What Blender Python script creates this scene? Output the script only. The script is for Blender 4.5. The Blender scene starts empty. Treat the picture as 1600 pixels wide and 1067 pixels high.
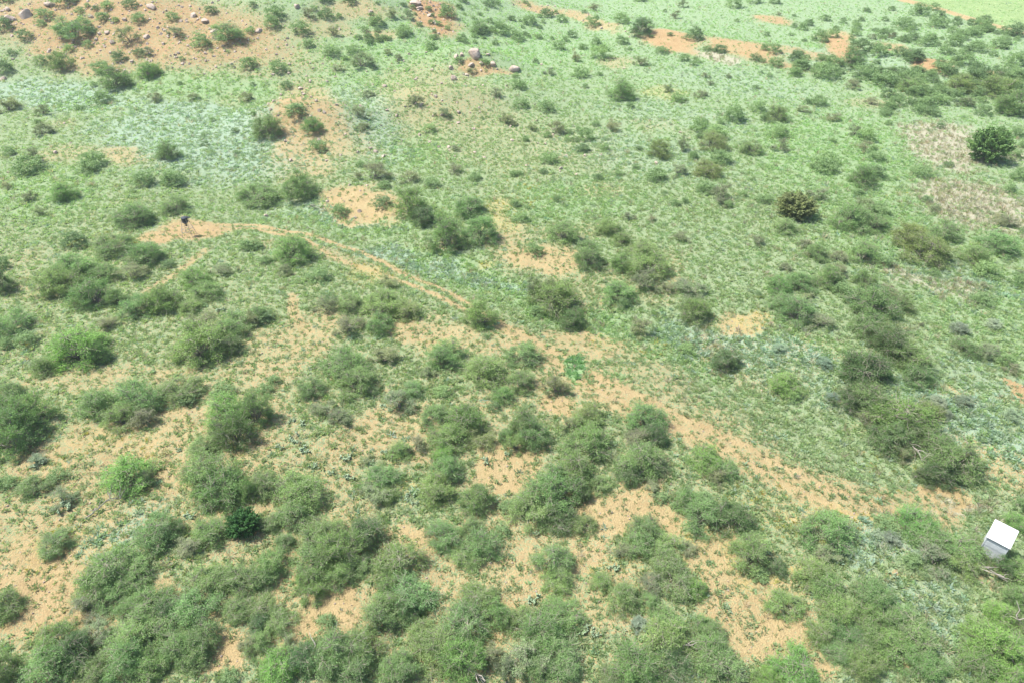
import bpy, math, numpy as np
from math import radians as R
rng = np.random.default_rng(7)

# ------------------------------------------------------------------ camera, sky, sun, exposure
CAM_H, PITCH = 35.0, 37.0
sc = bpy.context.scene
cam = bpy.data.cameras.new('camera'); cam.lens = 24; cam.sensor_width = 36; cam.clip_end = 6000
co = bpy.data.objects.new('camera', cam); sc.collection.objects.link(co)
co.location = (0, 0, CAM_H); co.rotation_euler = (R(90-PITCH), 0, 0); sc.camera = co
SUN_EL = 60.0
SH = np.array([1.0, -0.22]); SH /= np.hypot(*SH)            # direction the shadows fall on the ground
sun = bpy.data.lights.new('sun', 'SUN'); sun.energy = 4.6; sun.angle = R(0.55); sun.color = (1, 0.96, 0.9)
so = bpy.data.objects.new('sun', sun); sc.collection.objects.link(so)
ce, se = math.cos(R(SUN_EL)), math.sin(R(SUN_EL))
from mathutils import Vector
sv = Vector((-SH[0]*ce, -SH[1]*ce, se))                     # towards the sun
so.rotation_euler = (-sv).to_track_quat('-Z', 'Y').to_euler(); so.location = (-60, 30, 120)
w = bpy.data.worlds.new('World'); sc.world = w; w.use_nodes = True
nt = w.node_tree; nt.nodes.clear()
sky = nt.nodes.new('ShaderNodeTexSky'); sky.sky_type = 'NISHITA'; sky.sun_disc = False
sky.sun_elevation = R(SUN_EL); sky.sun_rotation = math.atan2(sv.x, sv.y); sky.dust_density = 2.0
bg = nt.nodes.new('ShaderNodeBackground'); bg.inputs[1].default_value = 0.135
ow = nt.nodes.new('ShaderNodeOutputWorld'); nt.links.new(sky.outputs[0], bg.inputs[0]); nt.links.new(bg.outputs[0], ow.inputs[0])
sc.view_settings.view_transform = 'Standard'; sc.view_settings.look = 'None'
sc.view_settings.exposure = 1.1; sc.view_settings.gamma = 1; sc.view_settings.use_curve_mapping = False
sc.cycles.max_bounces = 6; sc.cycles.transparent_max_bounces = 6

# ------------------------------------------------------------------ geometry of the view, to find the spot on the ground
F = 1600*24/36
cp, sp = math.cos(R(PITCH)), math.sin(R(PITCH))
def rays(px, py):
    a = (np.asarray(px, float)-800)/F; b = -(np.asarray(py, float)-533.5)/F
    return np.stack([a, cp + b*sp, -sp + b*cp], -1)
def flat(px, py):
    d = rays(px, py); t = -CAM_H/np.minimum(d[..., 2], -1e-3)
    return d[..., 0]*t, d[..., 1]*t

def hsh(ix, iy, s):
    n = (ix*374761393 + iy*668265263 + s*1274126177) & 0x7fffffff
    n = ((n ^ (n >> 13))*1274126177) & 0x7fffffff
    return ((n ^ (n >> 16)) & 0xffff)/65535.0
def vn(x, y, s=0):
    ix = np.floor(x).astype(np.int64); iy = np.floor(y).astype(np.int64)
    fx = x-ix; fy = y-iy; fx = fx*fx*(3-2*fx); fy = fy*fy*(3-2*fy)
    a = hsh(ix, iy, s); b = hsh(ix+1, iy, s); c = hsh(ix, iy+1, s); d = hsh(ix+1, iy+1, s)
    return (a*(1-fx)+b*fx)*(1-fy) + (c*(1-fx)+d*fx)*fy
def fbm(x, y, s=0, o=4):
    r = 0; a = .5
    for k in range(o): r = r + a*vn(x*2**k+17*k, y*2**k+31*k, s+k); a *= .5
    return r/(1-.5**o)
def sm(x): x = np.clip(x, 0, 1); return x*x*(3-2*x)

def gauss(x, y, cx, cy, rx, ry, ang=0):
    c, s = math.cos(ang), math.sin(ang); u = ((x-cx)*c+(y-cy)*s)/rx; v = (-(x-cx)*s+(y-cy)*c)/ry
    return np.exp(-(u*u+v*v))
def seg_dist(x, y, P):
    d = np.full(np.shape(x), 1e9)
    for (ax, ay), (bx, by) in zip(P[:-1], P[1:]):
        dx, dy = bx-ax, by-ay; t = np.clip(((x-ax)*dx+(y-ay)*dy)/(dx*dx+dy*dy+1e-9), 0, 1)
        d = np.minimum(d, np.hypot(x-ax-t*dx, y-ay-t*dy))
    return d
def wl(pts): return [tuple(float(v) for v in flat(*p)) for p in pts]
MOUNDS = [((455, 190), 8, 5, 3.0), ((530, 200), 7, 6, 1.8), ((665, 165), 10, 6, 2.6), ((740, 108), 8, 5, 2.6), ((790, 150), 9, 6, 1.2)]
MW = [(*flat(*p), a, b, h) for p, a, b, h in MOUNDS]
GULLY = wl([(300, 290), (540, 340), (640, 410), (760, 445), (960, 520), (1100, 560), (1300, 660), (1450, 740), (1620, 800)])
BANK = wl([(790, 5), (900, 28), (1020, 58), (1180, 82), (1330, 92), (1480, 112), (1640, 150)])
def height(x, y):
    x = np.asarray(x, float); y = np.asarray(y, float)
    z = 1.6*(fbm(x/55+3, y/55+9, 5, 3)-.5) + .5*(fbm(x/9, y/9, 11, 3)-.5) + .12*(vn(x/1.3, y/1.3, 23)-.5)
    z = z*sm((y+10)/30)
    hx = sm((18-x)/70.); hy = sm((y-104)/75.)
    z = z + 17*hx*hy*(1+.25*(fbm(x/14, y/14, 41, 3)-.5)) + 2.4*(fbm(x/7, y/7, 51, 3)-.5)*hx*hy
    for cx, cy, a, b, h in MW: z = z + h*gauss(x, y, cx, cy, a, b)
    z = z - .9*np.exp(-(seg_dist(x, y, GULLY)/5.)**2)
    z = z + 1.3*np.exp(-(seg_dist(x, y, BANK)/6.)**2)
    return z
def hit(px, py):
    px = np.atleast_1d(np.asarray(px, float)); py = np.atleast_1d(np.asarray(py, float))
    d = rays(px, py); ts = np.concatenate([np.arange(20, 120, .7), np.arange(120, 420, 1.5)])
    X = d[:, 0:1]*ts; Y = d[:, 1:2]*ts; Z = CAM_H + d[:, 2:3]*ts
    below = Z < height(X, Y); i = np.argmax(below, 1); i = np.maximum(i, 1)
    lo = ts[i-1]; hi = ts[i]
    for _ in range(12):
        m = (lo+hi)/2; b = CAM_H + d[:, 2]*m < height(d[:, 0]*m, d[:, 1]*m)
        hi = np.where(b, m, hi); lo = np.where(b, lo, m)
    x = d[:, 0]*hi; y = d[:, 1]*hi
    return x, y, height(x, y)

# ------------------------------------------------------------------ helpers
def link(o, parent=None):
    sc.collection.objects.link(o)
    if parent is not None: o.parent = parent
    return o
def mesh_np(name, V, faces_n, idx, mat=None, smooth=False):
    """faces_n: corners per face (constant), idx: flat index array"""
    me = bpy.data.meshes.new(name); V = np.asarray(V, np.float32); idx = np.asarray(idx, np.int32).ravel(); nf = len(idx)//faces_n
    me.vertices.add(len(V)); me.vertices.foreach_set('co', V.ravel())
    me.loops.add(len(idx)); me.loops.foreach_set('vertex_index', idx)
    me.polygons.add(nf); me.polygons.foreach_set('loop_start', np.arange(nf, dtype=np.int32)*faces_n)
    if smooth: me.polygons.foreach_set('use_smooth', np.ones(nf, bool))
    me.update(calc_edges=True)
    if mat: me.materials.append(mat)
    return me
def fattr(me, name, dom, arr):
    a = me.attributes.new(name, 'FLOAT', dom); a.data.foreach_set('value', np.asarray(arr, np.float32))
def cattr(me, name, dom, arr):
    a = me.attributes.new(name, 'FLOAT_COLOR', dom); c = np.ones((len(arr), 4), np.float32); c[:, :3] = arr; a.data.foreach_set('color', c.ravel())
def props(o, label=None, cat=None, group=None, kind=None):
    for k, v in (('label', label), ('category', cat), ('group', group), ('kind', kind)):
        if v: o[k] = v
    return o
class NT:
    def __init__(s, name):
        s.m = bpy.data.materials.new(name); s.m.use_nodes = True; s.t = s.m.node_tree; s.t.nodes.clear()
        s.out = s.n('ShaderNodeOutputMaterial')
    def n(s, t, **k):
        q = s.t.nodes.new(t)
        for a, v in k.items(): setattr(q, a, v)
        return q
    def l(s, a, b): s.t.links.new(a, b)
    def attr(s, name, typ='GEOMETRY'):
        q = s.n('ShaderNodeAttribute'); q.attribute_name = name; q.attribute_type = typ; return q
    def noise(s, scale, detail=3, rough=.6, vec=None):
        q = s.n('ShaderNodeTexNoise'); q.inputs['Scale'].default_value = scale; q.inputs['Detail'].default_value = detail
        q.inputs['Roughness'].default_value = rough
        if vec is not None: s.l(vec, q.inputs['Vector'])
        return q.outputs['Fac']
    def math(s, op, a, b=None, c=None, clamp=False):
        q = s.n('ShaderNodeMath', operation=op, use_clamp=clamp)
        for i, v in enumerate((a, b, c)):
            if v is None: continue
            if isinstance(v, (int, float)): q.inputs[i].default_value = v
            else: s.l(v, q.inputs[i])
        return q.outputs[0]
    def mapr(s, v, a, b, c=0, d=1):
        q = s.n('ShaderNodeMapRange'); s.l(v, q.inputs[0])
        for i, x in enumerate((a, b, c, d)): q.inputs[i+1].default_value = x
        return q.outputs[0]
    def mix(s, f, a, b, blend='MIX'):
        q = s.n('ShaderNodeMix', data_type='RGBA', blend_type=blend)
        if isinstance(f, (int, float)): q.inputs[0].default_value = f
        else: s.l(f, q.inputs[0])
        for i, v in ((6, a), (7, b)):
            if isinstance(v, tuple): q.inputs[i].default_value = (*v, 1)
            else: s.l(v, q.inputs[i])
        return q.outputs[2]
    def bsdf(s, col, rough=.9, spec=.2, **k):
        q = s.n('ShaderNodeBsdfPrincipled')
        if isinstance(col, tuple): q.inputs['Base Color'].default_value = (*col, 1)
        else: s.l(col, q.inputs['Base Color'])
        q.inputs['Roughness'].default_value = rough; q.inputs['Specular IOR Level'].default_value = spec
        for a, v in k.items(): q.inputs[a].default_value = v
        return q
    def done(s, sh): s.l(sh, s.out.inputs[0]); return s.m

# ------------------------------------------------------------------ ground cover map, laid out on the ground in metres
_ell = {}
def ell(px, py, rx, ry, ang=0):
    """ellipse on the ground: centre and two half axes as metre vectors"""
    k = (px, py, rx, ry, ang)
    if k not in _ell:
        c, s = math.cos(R(ang))*rx*.5, math.sin(R(ang))*rx*.5; e, f = -math.sin(R(ang))*ry*.5, math.cos(R(ang))*ry*.5
        X, Y, _ = hit([px, px+c, px-c, px+e, px-e], np.maximum([py, py+s, py-s, py+f, py-f], 1))
        _ell[k] = (float(X[0]), float(Y[0]), [(float(X[1]-X[2]), float(Y[1]-Y[2])), (float(X[3]-X[4]), float(Y[3]-Y[4]))])
    return _ell[k]
SOIL = [  # x, y, rx, ry, angle, strength (measured on the photo, turned into metres by ell)
 (450,545,120,48,-25,.62),(500,500,50,30,0,.5),(690,530,70,34,0,.75),(682,512,18,20,0,.5),(575,318,60,30,0,1.0),(850,398,48,22,0,.8),(790,355,26,55,-20,.55),
 (292,362,50,17,0,1.15),(790,735,64,52,10,.95),(640,835,60,28,10,.95),(600,675,95,42,-15,.7),(500,730,85,60,-30,.55),(90,800,140,120,0,.62),
 (55,930,110,110,-30,.85),(200,690,190,55,-12,.7),(250,740,90,60,0,.7),(160,595,210,26,-4,.55),(340,1035,75,28,-20,1.1),(520,965,75,34,-25,1.0),
 (870,880,130,36,-12,.75),(980,800,70,50,20,.95),(1150,925,150,70,35,.8),(1205,985,75,55,0,.95),(950,955,60,60,0,.6),(880,645,32,17,0,1.0),(750,545,60,20,0,.6),
 (1490,785,42,13,10,1.2),(1560,735,85,30,35,.55),(1565,611,19,9,0,1.1),(1285,790,150,34,8,.45),(1235,745,80,30,30,.5),(1180,700,90,25,33,.45),
 (880,580,70,40,30,.65),(990,585,70,40,25,.5),(1080,650,90,35,32,.5),(910,540,90,14,5,.7),
 (1160,500,46,18,0,.7),(1240,895,20,14,0,.6),(1445,915,22,9,0,.8),(1290,1030,50,40,0,.9),(1410,1050,40,25,0,.8),(280,905,26,30,0,.9),(200,245,50,12,5,.6),
 (205,40,250,64,6,.7),(120,90,90,25,10,.6),(330,80,110,18,-4,.5),(475,165,68,42,10,.72),(430,180,26,30,0,.5),(530,215,70,32,25,.45),(680,135,100,30,0,.45),(630,150,30,12,0,.5),(780,215,170,50,10,.32),
 (750,105,45,10,12,.8),(682,28,38,24,35,1.0),(560,15,60,20,0,.6),(500,45,50,16,0,.5),(590,55,22,8,0,.6),(450,120,30,10,0,.3),
 (838,14,42,8,12,.75),(925,33,50,9,18,.7),(1048,62,42,18,12,1.1),(1160,72,60,12,13,.8),(1245,80,70,7,14,.6),(1310,72,26,12,14,1.0),(1215,98,60,8,14,.6),(1465,101,32,9,15,1.0),(1395,75,30,7,12,.7),(1560,118,24,7,12,.7),(1205,30,30,6,10,.8),(1360,162,40,6,5,.4),
 (965,98,30,10,0,.5),(495,272,40,9,0,.6),(420,380,60,8,3,.5),(1035,430,26,12,0,.5),(395,900,30,20,0,.4),(330,500,120,40,-15,.28),(120,520,120,30,-10,.28),(250,460,40,8,-60,.6),(120,450,90,40,0,.25),(960,440,30,12,0,.4),(1150,650,80,30,30,.35),(690,380,30,9,-5,.5),(1060,445,20,9,0,.5),(1330,560,30,12,0,.35),(1465,605,22,10,10,.5),
 (1380,870,40,30,0,.25),(1540,900,50,25,25,.5),(700,965,30,30,0,.5),(1010,915,30,20,0,.7),(610,1000,20,30,0,.8)]
STROKES = [ # points, width px, strength: the two wheel ruts, foot paths
 ([(290,358),(400,357),(470,372),(530,408),(600,430),(680,462),(760,500),(830,540),(920,600),(1010,650),(1130,700),(1240,760),(1320,800)],5,1.0),
 ([(300,352),(400,352),(500,372),(560,392),(640,432),(720,468),(790,510),(860,545),(960,600),(1060,648),(1180,705),(1290,760),(1400,800)],5,1.0),
 ([(500,390),(560,415),(600,432)],16,.55),([(800,525),(900,585),(1000,635),(1120,690),(1240,750),(1340,785),(1450,800)],36,.70),([(800,520),(900,585),(1000,635),(1120,690),(1240,750),(1330,785)],30,.35),
 ([(320,392),(270,430),(228,458)],7,.65),([(455,462),(462,490),(480,520)],8,.8),
 ([(1422,-2),(1490,16),(1545,36),(1610,52)],14,1.5),([(1300,640),(1420,720),(1500,790)],6,.3)]
RED = [(180,14,130,12,0,1.2),(330,40,90,30,0,.6),(200,20,160,30,0,.8),(200,50,260,70,6,1.2),(90,90,120,40,0,.6),(682,28,45,30,35,1.0),(460,180,70,40,0,.4),(740,105,60,15,0,.6),(838,14,60,14,12,.5),(1048,62,60,22,12,.5),(1180,75,120,20,13,.6),(1300,75,160,24,13,.7),(1465,101,40,12,15,.8),(292,368,40,14,0,.25),(60,940,90,90,0,.2),(760,215,150,40,0,.3),(1565,611,22,12,0,.5),(1205,30,40,8,10,.7),(1560,118,30,10,12,.8)]
SAGE = [(185,850,45,35,0,.9),(330,215,160,46,5,1.0),(300,180,90,20,5,.8),(90,150,120,20,5,.9),(615,405,70,14,12,.9),(740,437,100,10,18,.8),(1110,545,90,28,15,.9),(1215,548,100,22,15,.9),(1250,600,80,30,20,.4),(1520,670,120,45,28,.85),(540,345,70,9,10,.6),(1340,850,30,40,-30,.7),(1390,860,40,18,25,.6),(1480,430,120,30,15,.35),(1000,240,120,30,10,.35),(560,170,60,30,25,.6),(1050,180,120,20,5,.3),(1360,100,180,20,5,.35),(190,830,60,26,-15,.4),(130,880,50,20,0,.4),(1500,690,90,22,30,.4),(480,330,60,10,0,.4),(1460,980,50,50,0,.4),(1150,130,120,20,10,.3),(1510,600,60,40,20,.3)]
DRY = [(1480,228,62,30,15,1.0),(1560,240,50,14,10,.8),(1530,318,90,32,12,.9),(1120,90,40,7,15,.9),(1440,440,60,14,20,.6),(1500,455,50,12,20,.6),(1250,395,30,8,0,.3),(1120,835,30,14,0,.4),(820,600,30,12,0,.3),(1130,520,70,10,-10,.4),(1100,540,20,40,-40,.4),(1400,800,160,9,2,.8),(1455,805,60,8,0,.7)]
YEL = [(1290,805,120,26,5,.75),(1200,775,80,26,10,.5),(570,432,30,11,0,.9),(780,330,28,26,0,.8),(640,745,44,16,0,.7),(1215,905,28,13,0,1.0),(1175,498,34,16,0,.7),(1035,146,34,10,5,.9),(195,372,32,9,0,.9),(130,385,16,8,0,.8),(90,640,60,20,0,.4),(150,690,70,26,0,.4),(110,850,90,30,0,.45),(40,880,40,20,0,.5),(1080,830,25,15,0,.7),(1130,890,20,20,0,.8),(960,905,40,14,0,.6),(60,540,12,5,0,1.0),(775,413,14,5,0,1.0),(700,430,30,10,0,.3),(1430,300,30,8,0,.3),(1420,740,60,20,10,.3),(1150,770,40,20,0,.5),(800,290,60,40,0,.35),(850,470,40,10,0,.2),(1390,150,60,8,5,.4),(980,540,60,10,10,.4)]
LUSH = [(912,568,38,24,10,1.25),(920,552,14,8,0,1.0),(330,135,150,22,5,.6),(130,160,60,14,5,.8),(600,90,110,30,0,.6),(560,125,90,16,0,.5),(410,160,20,40,0,.5),(660,320,60,20,0,.3),(540,345,90,20,10,.5),(720,430,120,22,18,.5),(870,490,120,24,18,.6),(1020,540,110,24,18,.5),(1300,560,160,30,20,.4),(1450,640,110,50,30,.5),(1560,720,60,30,30,.6),(650,240,60,20,0,.5),(1300,240,120,60,10,.5),(1350,330,120,60,20,.4),(900,310,90,30,0,.4),(60,300,110,40,0,.4),(1550,480,90,50,0,.4),(1290,390,80,20,10,.3),(1120,820,60,20,0,.3),(660,60,120,30,0,.3),(840,80,90,30,0,.4),(1550,380,80,30,0,.3)]
def field_map(x, y):
    n1 = fbm(x/3.2, y/3.2, 70, 4)-.5; n2 = fbm(x/3.2+50, y/3.2+9, 80, 4)-.5
    n3 = fbm(x/11., y/11., 90, 4)
    X = x+n1*5.0; Y = y+n2*5.0
    def acc(L):
        r = np.zeros_like(x)
        for px, py, rx, ry, an, st in L:
            cx, cy, ((a, b), (c, d)) = ell(px, py, rx, ry, an); det = a*d-b*c
            m = (abs(X-cx) < 2.2*(abs(a)+abs(c))+2) & (abs(Y-cy) < 2.2*(abs(b)+abs(d))+2)
            u = (d*(X[m]-cx)-c*(Y[m]-cy))/det; v = (-b*(X[m]-cx)+a*(Y[m]-cy))/det
            r[m] = np.maximum(r[m], st*sm(1.55-.95*np.hypot(u, v)))
        return r
    soil = acc(SOIL)
    for P, wpx, st in STROKES:
        W = _ell.setdefault(tuple(P), None) or list(zip(*[q.tolist() for q in hit([p[0] for p in P], [max(p[1], 1) for p in P])[:2]])); _ell[tuple(P)] = W
        mid = P[len(P)//2]; dist = math.hypot(*W[len(P)//2])
        ww = wpx*math.hypot(dist, CAM_H)/F
        soil = np.maximum(soil, st*sm(1.6-seg_dist(x+n1*.7, y+n2*.7, W)/ww*.9))
    # the near left ground is barer everywhere than the far right
    near = sm((75-y-.25*x)/45)
    (ax, ay), (bx, by) = [tuple(float(q[0]) for q in hit(*p)[:2]) for p in ((560, 385), (1400, 790))]
    side = ((x-ax)*(by-ay)-(y-ay)*(bx-ax))/math.hypot(bx-ax, by-ay)      # positive on the near, barer side of the track
    near = near*(.22+.78*sm(side/5+.6))*(.35+.65*sm((19-x+(y-18)*.6)/9))
    soil = np.maximum(soil, near*(.34+.30*sm((n3-.45)*4)))
    soil = np.maximum(soil, .42*sm((n3-.60)*6)*sm((150-y)/60)*(1-sm((x-10)/40)))
    a0 = [tuple(float(q[0]) for q in hit(*p)[:2]) for p in ((1425, 2), (1598, 52))]
    (ax, ay), (bx, by) = a0; nx, ny = -(by-ay), bx-ax; L = math.hypot(nx, ny)
    sd = ((x-ax)*nx+(y-ay)*ny)/L; field = sm(sd/1.5+.2)*(x > 0)
    lu = acc(LUSH); soil = soil*(1-sm((lu-.85)/.3))*(.86+.3*fbm(x/2.1, y/2.1, 201, 3))
    return dict(soil=soil*(1-field), red=acc(RED), sage=acc(SAGE), dry=acc(DRY), yel=acc(YEL), lush=lu, field=field, far=sm((x*.5+y-70)/110))

# ------------------------------------------------------------------ the ground: one sheet to the horizon
def build_ground():
    ys = np.concatenate([[-1500, -600, -250, -100, -40, -15], np.linspace(-4, 12, 12)[:-1], 12*np.exp(np.linspace(0, math.log(270/12), 640)), [300, 340, 400, 500, 700, 1100, 2500]])
    tt = np.concatenate([[-14, -7, -4, -2.6, -2, -1.7], np.linspace(-1.45, 1.45, 600), [1.7, 2, 2.6, 4, 7, 14]])
    Yg, Tg = np.meshgrid(ys, tt, indexing='ij'); Xg = Tg*(24+.66*np.clip(Yg, -10, 400)+.5*np.clip(abs(Yg)-400, 0, 1e9))
    x = Xg.ravel(); y = Yg.ravel(); fm = field_map(x, y); z = height(x, y)
    z += .10*(fbm(x*1.6, y*1.6, 33, 2)-.5)*(y < 130)*(y > 0)
    ny, nx = Xg.shape; i = np.arange(ny*nx).reshape(ny, nx)
    q = np.stack([i[:-1, :-1], i[:-1, 1:], i[1:, 1:], i[1:, :-1]], -1)
    N = NT('ground')
    tc = N.n('ShaderNodeNewGeometry').outputs['Position']
    A = {k: N.attr(k).outputs['Fac'] for k in fm}
    f1 = N.noise(2.6, 5, .72, tc); f2 = N.noise(.35, 5, .65, tc); f3 = N.noise(9, 3, .7, tc); f4 = N.noise(.9, 4, .7, tc)
    n1 = N.mapr(f1, .3, .7); n3 = N.mapr(f3, .3, .7); n2 = N.mapr(f2, .3, .7); n4 = N.mapr(f4, .3, .7)
    g = N.mix(n1, (.165, .230, .114), (.205, .278, .142))
    g = N.mix(N.math('MULTIPLY', N.math('MULTIPLY', n4, n2), .7), g, (.27, .28, .18))
    g = N.mix(N.math('MULTIPLY', N.mapr(n3, .55, .95), .25), g, (.10, .15, .075))
    g = N.mix(N.math('MULTIPLY', A['far'], .45), g, (.21, .312, .175))
    g = N.mix(N.math('MULTIPLY', A['lush'], .6, clamp=True), g, N.mix(n3, (.17, .29, .12), (.23, .36, .165)))
    def thr(a, n, k, lo, hi): return N.mapr(N.math('ADD', a, N.math('MULTIPLY', N.math('SUBTRACT', n, .5), k)), lo, hi)
    g = N.mix(N.math('MULTIPLY', thr(A['sage'], n1, .8, .1, .75), .85), g, N.mix(n3, (.20, .28, .195), (.27, .35, .26)))
    g = N.mix(N.math('MULTIPLY', thr(A['dry'], n1, .9, .3, .75), .85), g, N.mix(n3, (.29, .265, .195), (.40, .37, .28)))
    g = N.mix(A['field'], g, N.mix(n2, N.mix(n4, (.15, .235, .09), (.20, .285, .115)), N.mix(n4, (.20, .28, .11), (.26, .33, .15))))
    soilc = N.mix(n4, (.318, .247, .118), (.40, .322, .170)); soilc = N.mix(N.math('MULTIPLY', n2, .35), soilc, (.32, .215, .115)); soilc = N.mix(N.math('MULTIPLY', n3, .35), soilc, (.22, .16, .085))
    redc = N.mix(n4, (.28, .165, .078), (.355, .24, .128))
    soilc = N.mix(A['red'], soilc, redc)
    comb = N.math('ADD', N.math('MULTIPLY', n1, .35), N.math('MULTIPLY', n3, .65))
    ms = thr(A['soil'], comb, 1.7, .30, .68)
    col = N.mix(ms, g, soilc)
    ymask = N.mapr(N.math('ADD', A['yel'], N.math('MULTIPLY', N.math('SUBTRACT', n3, .5), 1.6)), .5, .95)
    col = N.mix(N.math('MULTIPLY', ymask, .5), col, (.37, .31, .11))
    p = N.bsdf(col, .95, .1)
    b = N.n('ShaderNodeBump'); b.inputs['Strength'].default_value = .9; b.inputs['Distance'].default_value = .12
    N.l(comb, b.inputs['Height']); N.l(b.outputs[0], p.inputs['Normal'])
    me = mesh_np('ground', np.stack([x, y, z], -1), 4, q, N.done(p.outputs[0]), True)
    for k, v in fm.items(): fattr(me, k, 'POINT', np.clip(v, 0, 1.3))
    props(link(bpy.data.objects.new('ground', me)), kind='structure')
build_ground()

# ------------------------------------------------------------------ plant materials
def leaf_mat(name, trans=.38, lo=.6, hi=1.6, warm=True, inst=False):
    N = NT(name)
    t = N.attr('tone').outputs['Fac']
    base = N.attr('tint', 'INSTANCER').outputs['Color'] if inst else N.n('ShaderNodeObjectInfo').outputs['Color']
    v = N.mapr(t, 0, 1, lo, hi)
    c = N.mix(1.0, base, N.n('ShaderNodeCombineColor').outputs[0], 'MULTIPLY')
    cc = [n for n in N.t.nodes if n.type == 'COMBINE_COLOR'][0]
    N.l(N.math('MULTIPLY', v, N.mapr(t, 0, 1, .96, 1.06)), cc.inputs[0]); N.l(v, cc.inputs[1]); N.l(N.math('MULTIPLY', v, N.mapr(t, 0, 1, 1.06, .9)), cc.inputs[2])
    p = N.bsdf(c, .6, .25); tr = N.n('ShaderNodeBsdfTranslucent'); N.l(N.mix(1.0, c, (1.1, 1.25, .7), 'MULTIPLY'), tr.inputs[0])
    m = N.n('ShaderNodeMixShader'); m.inputs[0].default_value = trans; N.l(p.outputs[0], m.inputs[1]); N.l(tr.outputs[0], m.inputs[2])
    return N.done(m.outputs[0])
M_LEAF = leaf_mat('mesquite_leaves'); M_JUN = leaf_mat('juniper_needles', .12, .5, 1.7); M_TUFT = leaf_mat('tuft_blades', .5, .9, 1.12, inst=True)
def bark_mat(name, a, b, sc_=4):
    N = NT(name); tc = N.n('ShaderNodeTexCoord').outputs['Object']
    return N.done(N.bsdf(N.mix(N.mapr(N.noise(sc_, 4, .7, tc), .3, .7), a, b), .9, .1).outputs[0])
M_BARK = bark_mat('weathered_bark', (.15, .13, .10), (.29, .265, .215), 9)
M_GREYWOOD = bark_mat('bleached_wood', (.20, .175, .15), (.38, .345, .30), 6)
def rock_mat():
    N = NT('sandstone'); tc = N.n('ShaderNodeTexCoord').outputs['Object']
    c = N.mix(N.mapr(N.noise(2.2, 6, .7, tc), .3, .7), (.27, .205, .16), (.46, .385, .315)); c = N.mix(N.mapr(N.noise(7, 4, .7, tc), .55, .75), c, (.16, .115, .095))
    p = N.bsdf(c, .95, .1); b = N.n('ShaderNodeBump'); b.inputs['Strength'].default_value = .8; b.inputs['Distance'].default_value = .1
    N.l(N.noise(5, 6, .7, tc), b.inputs['Height']); N.l(b.outputs[0], p.inputs['Normal']); return N.done(p.outputs[0])
M_ROCK = rock_mat()

# ------------------------------------------------------------------ plant prototypes (unit width, unit height)
def unit(v): return v/np.maximum(np.linalg.norm(v, axis=-1, keepdims=True), 1e-6)
def leaf_quads(P, outd, L, Wd, r, droop=0.0):
    n = len(P); d = unit(outd*.7 + r.normal(size=(n, 3))*.75 + np.array([0, 0, .25-droop]))
    s = unit(np.cross(d, r.normal(size=(n, 3)))); L = L*(.6+.8*r.random((n, 1))); Wd = Wd*(.6+.8*r.random((n, 1)))
    V = np.stack([P-d*L*.5, P+s*Wd*.5, P+d*L*.5, P-s*Wd*.5], 1).reshape(-1, 3)
    return V, np.arange(4*n)
def tubes(segs, radii):
    """tapering three sided limbs; segs list of (k,3) point arrays"""
    V = []; I = []; o = 0
    for P, (r0, r1) in zip(segs, radii):
        P = np.asarray(P); k = len(P); T = unit(np.gradient(P, axis=0)); a = unit(np.cross(T, [0.31, .77, .2])); b = np.cross(T, a)
        rr = np.linspace(r0, r1, k)[:, None]
        ring = np.stack([P+rr*(math.cos(2*math.pi*j/4)*a+math.sin(2*math.pi*j/4)*b) for j in range(4)], 1)
        V.append(ring.reshape(-1, 3)); i = np.arange(k*4).reshape(k, 4)+o
        for j in range(4): I.append(np.stack([i[:-1, j], i[:-1, (j+1) % 4], i[1:, (j+1) % 4], i[1:, j]], -1).reshape(-1))
        o += k*4
    return np.concatenate(V), np.concatenate(I)
def limb(a, b, r, k=5, sag=.06):
    t = np.linspace(0, 1, k)[:, None]; a = np.asarray(a); b = np.asarray(b); L = np.linalg.norm(b-a)
    m = a*(1-t)+b*t; m[:, 2:] += (np.sin(t*math.pi)*sag*L); m[1:-1] += r.normal(size=(k-2, 3))*L*.05; return m
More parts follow.
